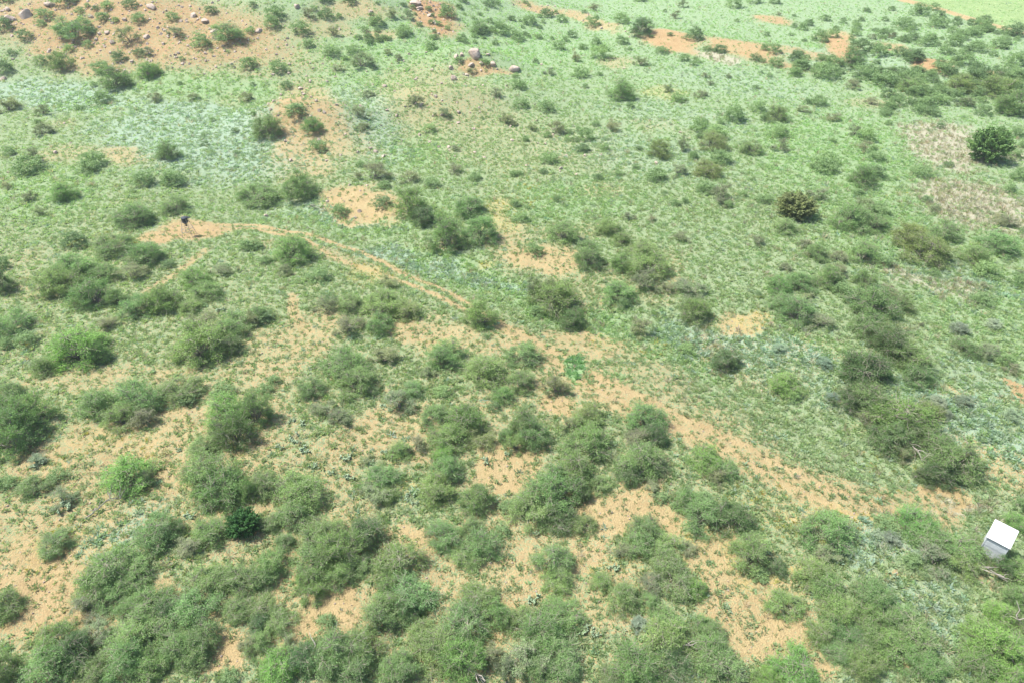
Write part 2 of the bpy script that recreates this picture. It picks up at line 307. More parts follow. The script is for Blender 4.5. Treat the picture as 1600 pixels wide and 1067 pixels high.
def bush_proto(seed, style='full'):
    r = np.random.default_rng(seed); nl = r.integers(12, 18) if style != 'twiggy' else r.integers(7, 10)
    # crown lobes over an uneven footprint
    C = []; k = 0
    while len(C) < nl and k < 400:
        k += 1; a = r.random()*2*math.pi; q = r.random()**.6*.36; c = np.array([q*math.cos(a), q*math.sin(a)*.9, 0]); hz = (.76-1.1*q*q*2)*(.5+.6*r.random()); c[2] = max(hz, .2)
        if all(np.linalg.norm((c-e)*[1, 1, .6]) > .12 for e in C): C.append(c)
    nb = {'full': 8, 'low': 6, 'sage': 5, 'twiggy': 2}[style]; th = np.arange(nb)/nb*6.283+r.random(nb)*.6; q = r.uniform(.26, .40, nb)
    C = np.concatenate([np.array(C), np.stack([q*np.cos(th), q*np.sin(th), r.uniform(.10, .20, nb)], -1)]); rad = .085+.085*r.random(len(C))
    nsub, nlf = {'full': (34, 22), 'sage': (22, 20), 'twiggy': (26, 24), 'low': (13, 11)}[style]
    P = []; O = []; T = []; subs = []
    for c, rd in zip(C, rad):
        d = unit(r.normal(size=(nsub, 3))+np.array([0, 0, .35])+np.array([c[0], c[1], 0])*1.2); sc_ = c+d*rd*(.38+1.35*r.random((nsub, 1))**1.5)*np.array([1, 1, .95])
        sc_ = sc_[sc_[:, 2] > .05]; subs.append(sc_); tone = r.random()*.3
        for s_ in sc_:
            m = nlf; cr = .018+.03*r.random(); tt = tone+r.random()*.3
            p = s_+r.normal(size=(m, 3))*cr*np.array([1, 1, .7]); P.append(p); O.append(np.tile(unit(s_-c*np.array([1, 1, .7])), (m, 1))); T.append(tt+r.random(m)*.35)
    P = np.concatenate(P); O = np.concatenate(O); T = np.concatenate(T); keep = P[:, 2] > .02; P, O, T = P[keep], O[keep], T[keep]
    LL, WW = {'full': (.029, .0098), 'sage': (.045, .016), 'twiggy': (.034, .012), 'low': (.06, .026)}[style]
    V, I = leaf_quads(P, O, LL, WW, r, .1)
    crown = mesh_np('crown', V, 4, I, M_LEAF); fattr(crown, 'tone', 'FACE', T)
    segs = []; rads = []
    base = np.array([r.normal()*.02, r.normal()*.02, -.04])
    for c, rd, sb in zip(C, rad, subs):
        b0 = base+np.append(r.normal(size=2)*.025, 0); segs.append(limb(b0, c, r, 6, .12)); rads.append((.013, .006))
        n2 = min(len(sb), {'full': 22, 'sage': 5, 'twiggy': 12, 'low': 2}[style])
        for e in sb[:n2]:
            e2 = c+(e-c)*(1.35 if style == 'twiggy' else 1.28); segs.append(limb(c, e2, r, 4, .0)); rads.append((.005, .0016))
            if style == 'twiggy':
                for _ in range(3): m = c+(e2-c)*r.uniform(.3, .8); segs.append(limb(m, m+unit(e2-c+r.normal(size=3)*.12)*.09, r, 3, 0)); rads.append((.0026, .001))
    V, I = tubes(segs, rads); trunk = mesh_np('trunk', V, 4, I, M_BARK)
    return crown, trunk
def juniper_proto(seed):
    r = np.random.default_rng(seed); P = []; O = []; T = []; n = 270
    d = unit(r.normal(size=(n, 3))+[0, 0, .25]); c = d*np.array([.42, .42, .46])*(.55+.45*r.random((n, 1)))+[0, 0, .48]
    segs = [np.array([[0, 0, -.05], [.01, 0, .3], [0, .01, .75]])]; rads = [(.035, .008)]
    for e, dd in zip(c, d):
        if e[2] < .04: continue
        up = unit(dd*.9+np.array([0, 0, .6])); m = 75; h = r.random((m, 1)); L = .10+.07*r.random(); ww = .035*(1-.7*h)
        p = e+up*(h-.4)*L*1.6+r.normal(size=(m, 3))*ww; tn = r.random()*.45
        P.append(p); O.append(np.tile(up, (m, 1))); T.append(tn+r.random(m)*.4)
        if r.random() < .5: segs.append(limb([0, 0, e[2]*.5], e, r, 4, 0)); rads.append((.007, .003))
    P = np.concatenate(P); O = np.concatenate(O); T = np.concatenate(T); k = P[:, 2] > .02
    V, I = leaf_quads(P[k], O[k], .045, .02, r); crown = mesh_np('crown', V, 4, I, M_JUN); fattr(crown, 'tone', 'FACE', T[k])
    V, I = tubes(segs, rads); return crown, mesh_np('trunk', V, 4, I, M_BARK)
FULL = [bush_proto(100+i) for i in range(12)]; TWIG = [bush_proto(300+i, 'twiggy') for i in range(7)]; SAGEP = [bush_proto(400+i, 'sage') for i in range(4)]; JUN = [juniper_proto(500+i) for i in range(4)]

# ------------------------------------------------------------------ where every plant stands (tile offset; x, y, width, height as seen, tone letter)
# g green, d dark, b bright, o olive, y grey twiggy, k juniper, s silver sagebrush
TILES = {
(0,0): "15,5,60,30d 60,8,60,25g 30,165,110,110d 160,240,90,60d 285,90,100,110g 410,25,150,80g 500,80,60,40g 262,160,60,45g 597,55,40,38d 550,42,36,28g 670,50,65,45b 645,115,75,70g 560,163,45,32d 722,138,45,26o 815,35,90,70d 870,128,80,65g 1080,115,80,70g 1320,85,75,40d 1580,30,50,50d 470,235,190,100g 432,315,65,50b 555,290,60,40g 815,250,130,110y 1100,220,120,90y 1260,280,120,90g 1420,250,180,100g 1565,200,60,40b 870,340,70,50d 930,335,80,60y 752,378,95,55d 395,410,130,110g 260,400,80,50g 640,440,110,80g 930,455,150,130b 30,440,110,90d 75,345,50,30d 720,545,170,100g 650,630,110,90g 60,700,130,60y 1560,405,100,90g 1545,630,90,60y 275,720,90,40y 60,965,70,50g 230,1000,110,80y 600,1020,130,100g 1060,970,130,110g 270,850,110,40y 970,640,90,40y 1210,630,80,40y 500,690,60,30g",
(400,0): "120,95,110,90g 100,165,100,60g 430,10,90,45d 435,100,100,80d 363,62,45,30g 520,110,45,30g 590,20,90,55d 330,110,90,60y 285,200,110,75g 480,220,90,45y 705,250,70,35d 330,295,80,40g 470,350,110,50g 610,335,95,50g 660,425,150,70y 760,160,110,60g 850,110,80,60y 945,115,100,70y 925,220,110,50o 1200,105,130,80g 1100,310,90,50g 820,345,60,30y 140,440,110,70g 520,450,80,35y 190,550,75,45d 250,715,130,75g 80,830,170,130g 360,800,130,110g 390,930,120,90g 700,620,90,40y 1000,650,110,60y 640,730,110,50y 1090,820,90,60b 1250,940,70,50y 1500,590,90,60y 1560,760,110,90y 1270,390,60,40g 1430,395,70,60g 1390,190,150,110g 1290,15,80,40g 1460,45,100,50d 890,385,70,35y 655,1045,70,40g 670,820,90,40y 560,375,40,25g 1530,210,130,80g 1170,730,100,60y 1350,460,70,35y",
(800,0): "220,95,95,75d 310,135,80,50g 505,165,110,60g 515,75,90,45y 685,125,110,100o 810,205,150,110d 370,220,75,75d 40,240,90,80g 330,255,60,50g 290,300,90,70g 555,360,140,90b 690,275,80,50g 1135,230,125,105d 1020,112,75,50y 955,75,30,20g 1385,45,110,70o 1510,20,100,60o 800,10,90,30g 1070,50,70,40y 1300,315,80,75d 1220,310,60,50g 1520,370,70,60d 1580,290,60,80g 940,340,90,40g 395,375,70,55y 800,410,100,60y 1075,375,70,55g 1130,405,50,40g 425,485,120,60o 230,470,90,45y 45,545,100,80g 20,475,50,50o 680,600,160,130g 975,575,70,45y 1180,610,90,50y 1035,635,100,50o 215,690,110,70g 60,670,100,60g 520,280,80,50g 440,310,70,40g 110,160,120,60g 1385,745,140,100g 1165,800,110,100o 1535,690,100,70o 460,860,110,100g 440,945,90,60d 580,930,60,50o 270,830,120,80y 620,815,110,70y 120,815,80,40y 235,1010,130,90o 920,960,150,120o 1060,920,90,90y 1270,860,150,90b 1250,930,180,100o 1300,1010,140,90g 1490,940,130,110g 1590,720,60,80g 1210,490,60,30y 1350,490,50,25y 1240,535,60,30y 10,780,60,50y 1130,980,60,60g",
(1200,0): "40,25,80,45g 65,100,50,25y 615,78,50,28d 470,130,35,20d 770,70,50,25g 320,250,110,80g 570,310,120,90d 690,335,110,90g 820,340,90,70d 905,385,130,60d 175,370,100,75d 40,300,90,110g 400,395,110,100g 520,400,150,110d 45,415,100,55g 210,440,120,50g 330,440,90,50b 350,495,170,70g 645,245,60,35y 775,240,50,30y 850,190,140,70g 940,100,120,60g 1060,175,120,60g 1030,60,70,50g 1355,135,65,50d 1350,190,110,60g 1530,230,130,60d 1160,280,110,80g 980,290,120,60g 1300,330,120,60g 1440,310,110,50g 1200,380,120,110g 1100,340,90,50g 1540,400,120,90g 1100,465,120,50g 1310,500,140,100d 1440,500,80,50y 760,455,80,60y 720,530,150,90g 860,505,110,80g 610,500,160,70g 900,570,170,90g 1060,580,80,60g 1180,560,150,100o 1420,600,200,120g 1060,650,110,60o 1230,665,90,60y 1520,690,180,140g 1570,560,90,90g 530,560,110,50y 310,665,110,50g 650,660,90,40y 220,705,80,45y 50,735,130,110o 410,760,100,50y 60,850,130,80o 70,940,110,70y 540,840,90,60y 610,870,110,80b 600,940,90,60y 680,1005,110,60g 1350,1000,230,150k 1540,840,90,80g 1535,990,90,50g 360,1050,150,40o 1580,910,50,50g 1200,250,100,50g 1280,230,90,50g",
(0,267): "185,25,170,65g 560,10,120,45g 50,120,60,25y 415,160,150,110b 190,185,90,40y 895,75,140,90g 1090,75,150,90g 1100,250,170,100g 850,335,240,120g 470,470,150,80d 720,490,230,160g 910,545,230,150g 1050,600,80,50d 470,640,230,160g 650,660,170,130g 380,730,220,170g 600,790,220,190g 740,800,120,120g 20,590,80,80d 30,700,120,170d 870,870,200,150g 1030,830,200,170g 1230,700,170,120b 1300,760,190,150g 1200,860,140,110g 1380,640,130,80y 60,980,220,160g 1560,480,120,80g 1300,1010,210,110y 1480,990,210,130g 1580,930,110,120y 820,690,180,60y 680,1000,130,50y 250,280,80,30y",
(400,267): "20,175,240,160g 270,130,200,170g 530,265,120,90g 740,60,200,100y 960,60,120,90y 800,110,90,40g 1100,100,110,50g 1240,20,120,50y 800,220,130,80d 960,230,220,200g 1040,310,160,130d 1340,250,220,160g 1200,430,250,230g 1400,390,230,200g 240,560,260,140g 400,680,150,90g 190,640,120,80y 20,900,130,130g 60,930,120,90d 440,810,110,90d 440,880,170,90y 830,740,150,60y 600,850,180,130g 800,860,260,180g 950,890,200,150o 780,970,180,150g 590,990,220,160y 1410,920,220,190g 10,480,80,60g 290,465,80,40g 1370,60,90,40g 60,570,80,60g",
(800,267): "320,400,200,170g 30,225,60,35d 65,310,100,60o 140,500,120,110g 600,370,180,130o 690,440,130,110o 480,550,220,190g 810,530,200,110g 850,620,260,180o 680,590,140,120g 830,720,200,130y 660,780,220,150g 700,850,110,60d 1110,760,220,150y 1130,890,220,160g 130,720,120,130y 220,730,130,170y 260,870,330,140g 370,940,180,160d 150,890,120,100g 970,760,110,60y 800,1010,180,110y 900,50,140,90g 1040,30,140,70y 1220,30,180,90o 1310,170,170,120y 1310,220,110,60y 1210,130,130,80g 540,60,70,30d 730,310,90,40y 870,315,80,40y 1060,440,120,60y 1530,460,100,50y 1560,190,90,60g 1590,370,40,50d",
(1200,267): "350,15,150,60g 660,30,110,80d 590,80,170,110g 950,30,120,70g 1560,45,90,70g 300,170,140,90y 160,280,260,160k 100,380,170,90g 500,340,230,150g 660,370,170,90g 600,250,130,70y 700,270,130,80g 860,420,190,180o 1090,410,160,110g 980,570,250,120o 1030,640,60,50g 1300,570,190,130g 1420,480,200,150g 1360,640,140,100b 590,530,180,160g 300,530,150,120g 430,550,110,80y 720,580,100,80g 220,470,90,60y 450,640,110,80y 370,690,170,140g 460,760,130,90g 600,690,120,120g 200,720,180,140g 60,740,150,110b 90,840,180,120g 180,900,220,170g 320,960,170,120y 100,620,90,50y 740,780,120,60y 1040,245,70,50y 1330,830,130,80g 1560,700,100,90g 1350,730,80,50y 640,880,280,180g 820,860,150,100g 620,1000,240,160g 1570,660,70,40y 1490,340,120,70y 1590,380,40,50d 1500,130,80,50g 560,150,70,40g 960,970,40,30y 1400,980,100,50s 1190,1010,100,60s 530,830,90,40s 250,800,90,50y 700,1020,160,110g",
(0,534): "40,20,80,70g 170,15,120,60g 520,90,300,170b 640,80,120,130g 1270,80,350,200g 1440,60,160,90d 60,470,260,260g 220,460,220,240g 100,590,250,260g 290,180,150,100g 60,320,160,120g 650,390,250,220g 880,370,280,230g 780,470,220,180g 920,480,200,150y 1140,310,260,180g 1180,360,120,100d 1400,320,150,90g 1430,460,280,200b 1480,560,250,250d 1290,640,200,160g 820,840,300,260b 950,850,110,130y 1330,850,330,240g 1400,930,300,250g 1560,900,140,200g 400,1010,160,90y 370,830,110,90g 230,920,180,100g 40,890,120,90g 215,145,60,50s 240,755,90,50s",
(400,534): "10,430,220,260g 120,250,100,60g 350,310,180,120g 560,170,300,200g 640,260,260,220g 440,430,180,120y 520,520,170,60y 800,110,200,140y 990,300,160,130g 900,390,240,180y 1190,130,280,160g 1440,220,320,180g 1080,190,120,110y 1160,310,120,90b 1300,490,330,280g 1200,600,250,200g 1120,470,200,150g 1400,580,200,180o 1000,640,160,160y 900,680,180,140g 1490,410,100,70d 1540,320,150,150g 780,860,260,200g 830,940,150,140g 740,980,220,130y 260,950,340,260g 60,900,200,150g 1180,820,250,200g 1380,970,220,220g 1140,940,260,180g 1180,720,160,90b 1560,540,100,200g 1570,1030,120,90g 60,300,110,80g 690,750,100,60y",
(800,534): "70,90,220,170g 60,250,200,170g 270,290,200,180y 70,480,200,250g 140,570,220,230g 20,640,150,150g 480,450,190,200o 470,500,230,170g 350,520,150,120y 830,500,270,200g 900,590,150,160d 780,600,200,180y 800,760,300,250g 730,830,220,170d 900,760,150,160y 460,640,330,270g 380,780,280,260g 540,880,160,160g 260,960,360,260g 420,930,150,180d 100,1030,220,120g 1200,720,240,220b 1320,790,170,150g 1280,860,150,100y 1330,115,190,175d 1080,970,200,220g 1200,990,140,100g 1090,60,100,50b 880,940,120,50y 930,990,100,50g",
(1200,534): "110,270,220,170b 160,350,90,80b 760,40,230,180d 880,130,260,170g 930,230,220,150g 600,230,310,180d 500,370,200,150d 620,390,280,170g 830,490,350,250b 740,600,230,200g 980,440,180,140o 930,570,220,160g 600,500,170,130y 1060,670,260,200g 1150,740,270,260g 1070,840,200,150d 980,860,160,100d 1250,780,90,90d 840,700,150,130y 1220,50,150,110g 1370,80,150,100y 1480,120,90,90o 1510,190,100,50y 350,150,100,60s 1050,400,110,50s 1110,460,80,60s 1220,390,110,60s 1510,460,90,80s 410,350,90,60s 1570,1010,90,110g 180,145,50,30b 1330,280,50,40g 70,50,90,60s",
(0,800): "1000,110,260,260g 1080,120,150,140d 350,200,200,150g 700,360,320,270g 830,380,260,220g 600,470,250,220g 690,520,200,180g 560,620,190,120y 800,600,160,120g 960,580,250,160g 1060,620,200,150d 1240,600,300,220g 1330,430,280,230g 1200,220,190,120y 1330,130,250,200g 380,800,260,220g 340,930,300,280g 490,870,260,260d 880,780,330,280g 820,920,300,250g 950,960,230,180g 1120,830,230,240g 1260,780,250,260g 1220,900,180,150g 600,760,210,160y 620,980,200,180g 50,970,170,200d 60,600,200,130g 1520,430,240,180g 1500,600,200,150g 1440,1040,120,60g 1560,830,140,120y 1535,55,240,260k",
(400,800): "240,50,260,130g 100,80,160,100g 430,120,280,250g 360,260,320,300g 540,220,300,300g 700,140,270,200d 620,320,220,200g 350,440,230,220g 500,400,220,180g 190,190,140,110g 100,310,220,190g 60,400,180,150g 50,580,220,200g 150,680,220,180g 30,680,150,150d 20,830,180,150g 900,330,330,200g 960,500,330,300g 800,620,260,260g 950,590,230,190d 850,450,200,160g 1190,170,250,170g 1420,200,260,230g 1330,260,220,180g 1350,90,170,170g 1400,540,260,220g 1500,620,200,200g 1300,700,320,250g 1150,850,330,270g 1300,890,280,300b 1060,770,220,180g 940,960,220,220g 1460,880,180,180y 870,1040,250,120g 660,850,260,220g 520,880,330,250g 620,970,280,200g 360,900,220,160g 300,960,260,150d 150,1000,260,160b 180,880,200,130y 1550,950,160,200y 440,700,130,70g 1540,110,120,110g",
(800,800): "100,40,270,120g 270,60,260,150d 450,80,160,130g 250,320,280,210g 280,430,220,150g 840,130,230,160g 800,220,240,180g 960,240,260,200g 960,340,240,180g 1000,440,280,170g 1150,470,160,160b 880,460,180,130y 560,450,160,100g 700,540,240,200g 850,570,150,100g 960,700,250,180g 950,800,330,250g 980,920,260,220d 1210,740,200,150g 1230,860,280,230g 1300,960,260,200g 1180,50,280,200g 1360,60,260,160d 1480,250,260,250g 1540,400,130,80g 50,650,220,220g 330,640,280,200g 180,750,320,250g 280,870,300,260g 90,900,300,300y 330,960,220,180g 150,1000,200,130g 770,1000,330,160g 620,1030,170,120g 1580,1020,160,150b 700,250,150,110y 790,700,120,90s 1100,220,130,110y",
(1200,800): "50,340,130,110d 350,180,320,150g 370,280,170,110y 280,380,240,180g 330,470,280,160g 100,570,220,190g 430,600,300,250g 650,530,300,220g 480,740,280,230d 320,740,220,200g 700,660,260,200g 640,760,260,200g 800,620,220,180g 880,760,300,230g 720,830,300,200g 960,800,150,130d 560,870,250,180g 420,880,200,160g 600,960,260,180g 850,900,260,180g 1000,970,260,180g 720,100,150,90g 900,60,230,190b 1000,180,260,200g 1030,290,260,220y 1150,240,250,220g 1280,220,180,160o 1200,340,220,150g 970,395,70,60d 890,310,120,90g 1550,70,130,110b 1565,375,220,210g 1460,350,140,150d 1560,530,190,220g 1440,640,180,160b 1550,670,150,130g 1330,790,250,200b 1400,880,330,280b 1550,900,220,200b 1280,950,220,200g 1500,1000,280,200b 150,1000,300,180b 760,190,110,50s 700,150,90,60s"}
PL = []
for (ox, oy), s in TILES.items():
    for tok in s.split():
        a, b, c, d = tok[:-1].split(','); PL.append((ox+int(a)/4, oy+int(b)/4, int(c)/4, int(d)/4, tok[-1]))
PL = np.array(PL, dtype=object)
px, py, pw, ph = [PL[:, i].astype(float) for i in range(4)]; pc = PL[:, 4]
gx, gy = px, np.minimum(np.maximum(py+ph*.5-pw*.30, 2), 1090)
wx, wy, wz = hit(gx, gy)
dist = np.sqrt(wx**2+wy**2+(CAM_H-wz)**2); dep = np.arcsin((CAM_H-wz)/dist)
Wm = pw*dist/F*1.13
Hm = np.clip((ph*dist/F-.8*Wm*np.sin(dep))/np.cos(dep)+.22*Wm, .5*Wm, .92*Wm)
_f = .95-.05*(py > 560)-.03*(py > 850)-.10*sm((dist-110)/60)-.14*((px > 1240) & (px < 1500) & (py > 900)); Wm = Wm*_f; Hm = np.minimum(Hm*_f, Wm*(.95-.35*sm((dist-80)/50)))
COL = {'g': (.180, .284, .106), 'd': (.105, .182, .070), 'b': (.18, .32, .092), 'o': (.200, .270, .102), 'y': (.215, .262, .140), 'k': (.040, .080, .028), 's': (.27, .34, .26)}
CW = {'g': 'grey-green', 'd': 'dark green', 'b': 'bright green', 'o': 'olive green', 'y': 'sparse grey', 's': 'silvery', 'k': 'dark'}
LAND = [("the black barrel feeder", 295, 362), ("the white-roofed hunting blind", 1565, 840), ("the dark bottom juniper", 385, 815), ("the round juniper by tan grass", 1535, 260), ("the brownish juniper", 1240, 338),
 ("the pale boulder outcrop", 742, 88), ("the weed patch on the track", 912, 568), ("the pale square clearing", 575, 318), ("the tan grass patch", 1470, 225), ("the stony mound", 480, 165), ("the red cut bank", 1050, 62), ("the far sand road", 1530, 32),
 ("the orange scar", 682, 28), ("the round clearing", 790, 735), ("the silver brush streak", 620, 405), ("the last orange patch", 1465, 100), ("the yellow flower patch", 1290, 805), ("the small orange spot", 1565, 611), ("the corner sand flat", 60, 930),
 ("the bottom sand strip", 340, 1035), ("the wide sand flat", 1200, 980), ("the yellowish gully spot", 1160, 500), ("the rocky red hilltop", 200, 30), ("the wide bare slope", 440, 550), ("the tan sand pocket", 640, 835), ("the lone bush on sand", 205, 745),
 ("the lone bush in pale grass", 1132, 560), ("the bare spot under the track", 690, 530), ("the small bare triangle", 880, 645), ("the sand ribbon", 520, 965)]
SEC = ["right of", "upper right of", "above", "upper left of", "left of", "lower left of", "below", "lower right of"]
ORD = ["nearest", "second", "third", "fourth", "fifth", "sixth", "seventh", "eighth", "ninth", "tenth", "eleventh", "twelfth", "thirteenth", "fourteenth", "fifteenth", "sixteenth", "seventeenth", "eighteenth"]
def label_all(items, noun):
    """items: list of (x, y, adjective); one label each, told apart by landmark, side and order outward"""
    cell = {}; keys = []
    for i, (x, y, adj) in enumerate(items):
        dd = [(math.hypot(x-a, y-b), j) for j, (_, a, b) in enumerate(LAND)]
        dd = [q for q in dd if q[0] > 12] or dd
        dm, j = min(dd); _, a, b = LAND[j]; s = int(round(math.degrees(math.atan2(b-y, x-a))/45)) % 8
        keys.append((j, s)); cell.setdefault((j, s), []).append((dm, i))
    out = [None]*len(items)
    for (j, s), L in cell.items():
        L.sort(); n = len(L)
        for k, (_, i) in enumerate(L):
            adj = items[i][2]; o = '' if n == 1 else (', ' + ORD[min(k, 17)] + ' out' if k else ', nearest one')
            out[i] = f"{adj} {noun}{o or ','} {SEC[s]} {LAND[j][0]}"
    return out
order = np.argsort(-(pw*ph)); kinds = {'mesquite': [], 'twiggy': [], 'juniper': [], 'sage': []}; rest = []
for i in order:
    c = pc[i]; k = 'twiggy' if c == 'y' else 'juniper' if c == 'k' else 'sage' if c == 's' else 'mesquite'
    if k == 'mesquite' and len(kinds[k]) >= 300: rest.append(i)
    else: kinds[k].append(i)
def put_plant(kind, i, label, cat, group, protos, squash=1.0, widen=1.0):
    crown, trunk = protos[rng.integers(len(protos))]
    root = bpy.data.objects.new(kind, None); root.empty_display_size = .3; link(root)
    root.location = (wx[i], wy[i], wz[i]-.03); root.rotation_euler[2] = rng.random()*6.283
    W = Wm[i]*widen; root.scale = (W*rng.uniform(.95, 1.08), W*rng.uniform(.88, 1.0), Hm[i]*squash*rng.uniform(.82, 1.25))
    c = bpy.data.objects.new('crown', crown); link(c, root); t = bpy.data.objects.new('trunk', trunk); link(t, root)
    b = np.array(COL[pc[i]])*rng.uniform(.88, 1.14)*np.array([rng.uniform(.9, 1.1), 1, rng.uniform(.88, 1.06)])*(.82 if 1290 < px[i] < 1540 and 470 < py[i] < 770 else 1); c.color = (*b, 1)
    props(root, label, cat, group)
def size_word(i, med): return 'broad' if pw[i] > 1.3*med else 'small' if pw[i] < .75*med else 'mid-sized'
for key, name, noun, cat, grp, protos in (('mesquite', 'mesquite_bush', 'mesquite bush', 'bush', 'mesquite bushes over the rangeland', FULL), ('twiggy', 'twiggy_shrub', 'twiggy shrub', 'shrub', 'sparse twiggy shrubs over the rangeland', TWIG), ('sage', 'sagebrush', 'sagebrush', 'sagebrush', 'silvery sagebrush plants', SAGEP)):
    L = kinds[key]; med = float(np.median([pw[i] for i in L]))
    labs = label_all([(px[i], py[i], size_word(i, med)+' '+CW[pc[i]]) for i in L], noun)
    for i, lb in zip(L, labs): put_plant(name, i, lb, cat, grp, protos)
JL = {1537: ("round dark green juniper beside the tan dry grass patch", 1.0), 1240: ("brownish green juniper on the open grassy slope", 1.0), 383: ("darkest green juniper with upright plumes among mesquite", 1.0)}
for n, i in enumerate(kinds['juniper']):
    lb = min(JL.items(), key=lambda q: abs(q[0]-px[i]))[1][0]
    if 'brownish' in lb: COL['k'] = (.185, .205, .075)
    elif 'round' in lb: COL['k'] = (.115, .205, .065)
    else: COL['k'] = (.045, .12, .03)
    Hm[i] = Wm[i]*(.42 if 'brownish' in lb else .62); put_plant('juniper_tree', i, lb, 'tree', 'junipers among the mesquite', JUN, 1.0, .82)

# the remaining far bushes and the hundreds of low sprigs: one mass
def scrub_mass():
    protos = []
    for s in range(4):
        cr, tr = bush_proto(700+s, 'low'); v = np.empty(len(cr.vertices)*3, np.float32); cr.vertices.foreach_get('co', v)
        t = np.empty(len(cr.polygons), np.float32); cr.attributes['tone'].data.foreach_get('value', t); protos.append((v.reshape(-1, 3), t))
    pts = [(wx[i], wy[i], wz[i], Wm[i], Hm[i], {'d': .12, 'b': .75, 'o': .6}.get(pc[i], .45)) for i in rest]
    def extra(n, u0, u1, v0, v1, w0, w1):
        a, b, c = hit(rng.uniform(u0, u1, n), rng.uniform(v0, v1, n)); k = field_map(a, b)['field'] < .05
        for p in zip(a[k], b[k], c[k]): W = rng.uniform(w0, w1); pts.append((*p, W, W*rng.uniform(.45, .7), rng.uniform(.1, .6)))
    extra(110, 1240, 1600, 25, 120, 1.3, 3.2); extra(60, 1380, 1600, 110, 185, 1.6, 3.6); extra(150, 800, 1600, 20, 330, .7, 1.6); extra(90, 560, 850, 5, 70, .8, 1.8); extra(70, 0, 420, 80, 250, .6, 1.3)
    # more low scrub between, thinly on the whole slope
    n = 1500; y = rng.uniform(30, 235, n); x = rng.uniform(-1.15, 1.15, n)*(24+.66*y); z = height(x, y)
    fm = field_map(x, y); k = (fm['field'] < .1) & (fm['soil'] < .6) & (rng.random(n) < .8)
    for a, b, c in zip(x[k], y[k], z[k]):
        W = rng.uniform(.35, 1.0) if b > 45 else rng.uniform(.3, .7); pts.append((a, b, c, W, W*.6, rng.random()*.5+.1))
    V = []; T = []
    for a, b, c, W, H, tn in pts:
        v, t = protos[rng.integers(4)]
        if W < 1.1: m = len(t)//3; st = rng.integers(0, len(t)-m); v = v.reshape(-1, 4, 3)[np.linspace(0, len(t)-1, m).astype(int)].reshape(-1, 3)*1.0; t = t[np.linspace(0, len(t)-1, m).astype(int)]
        th = rng.random()*6.28; cs, sn = math.cos(th), math.sin(th); q = v*[W, W, H]
        V.append(np.stack([q[:, 0]*cs-q[:, 1]*sn+a, q[:, 0]*sn+q[:, 1]*cs+b, q[:, 2]+c], -1)); T.append(t*.5+tn*.8-.1)
    V = np.concatenate(V); me = mesh_np('scrub', V, 4, np.arange(len(V)), M_LEAF); fattr(me, 'tone', 'FACE', np.concatenate(T))
    o = link(bpy.data.objects.new('scrub', me)); o.color = (.195, .285, .13, 1); props(o, 'low green scrub scattered thinly over the grassy slopes', 'scrub', kind='stuff')
scrub_mass()

# ------------------------------------------------------------------ grass and forbs: real tufts, scattered
def tuft_proto(name, seed, n, spread, up, L, Wd, kind='blade', mat=None):
    r = np.random.default_rng(seed); V = []; a = r.random(n)*6.283; el = up+(1-up)*r.random(n)*.8
    d = np.stack([np.cos(a)*(1-el), np.sin(a)*(1-el), el], -1); d = unit(d); P0 = np.stack([np.cos(a), np.sin(a), 0*a], -1)*r.random((n, 1))*spread*.35
    s = unit(np.cross(d, [0, 0, 1.0])+r.normal(size=(n, 3))*.3); LL = L*(.6+.6*r.random((n, 1)))
    V = np.stack([P0-s*Wd*.15, P0+d*LL*.55+s*Wd*.5, P0+d*LL+[0, 0, -.1*L], P0+d*LL*.55-s*Wd*.5], 1).reshape(-1, 3)
    me = mesh_np(name, V, 4, np.arange(4*n), mat or M_TUFT); fattr(me, 'tone', 'FACE', r.random(n)); return bpy.data.objects.new(name, me)
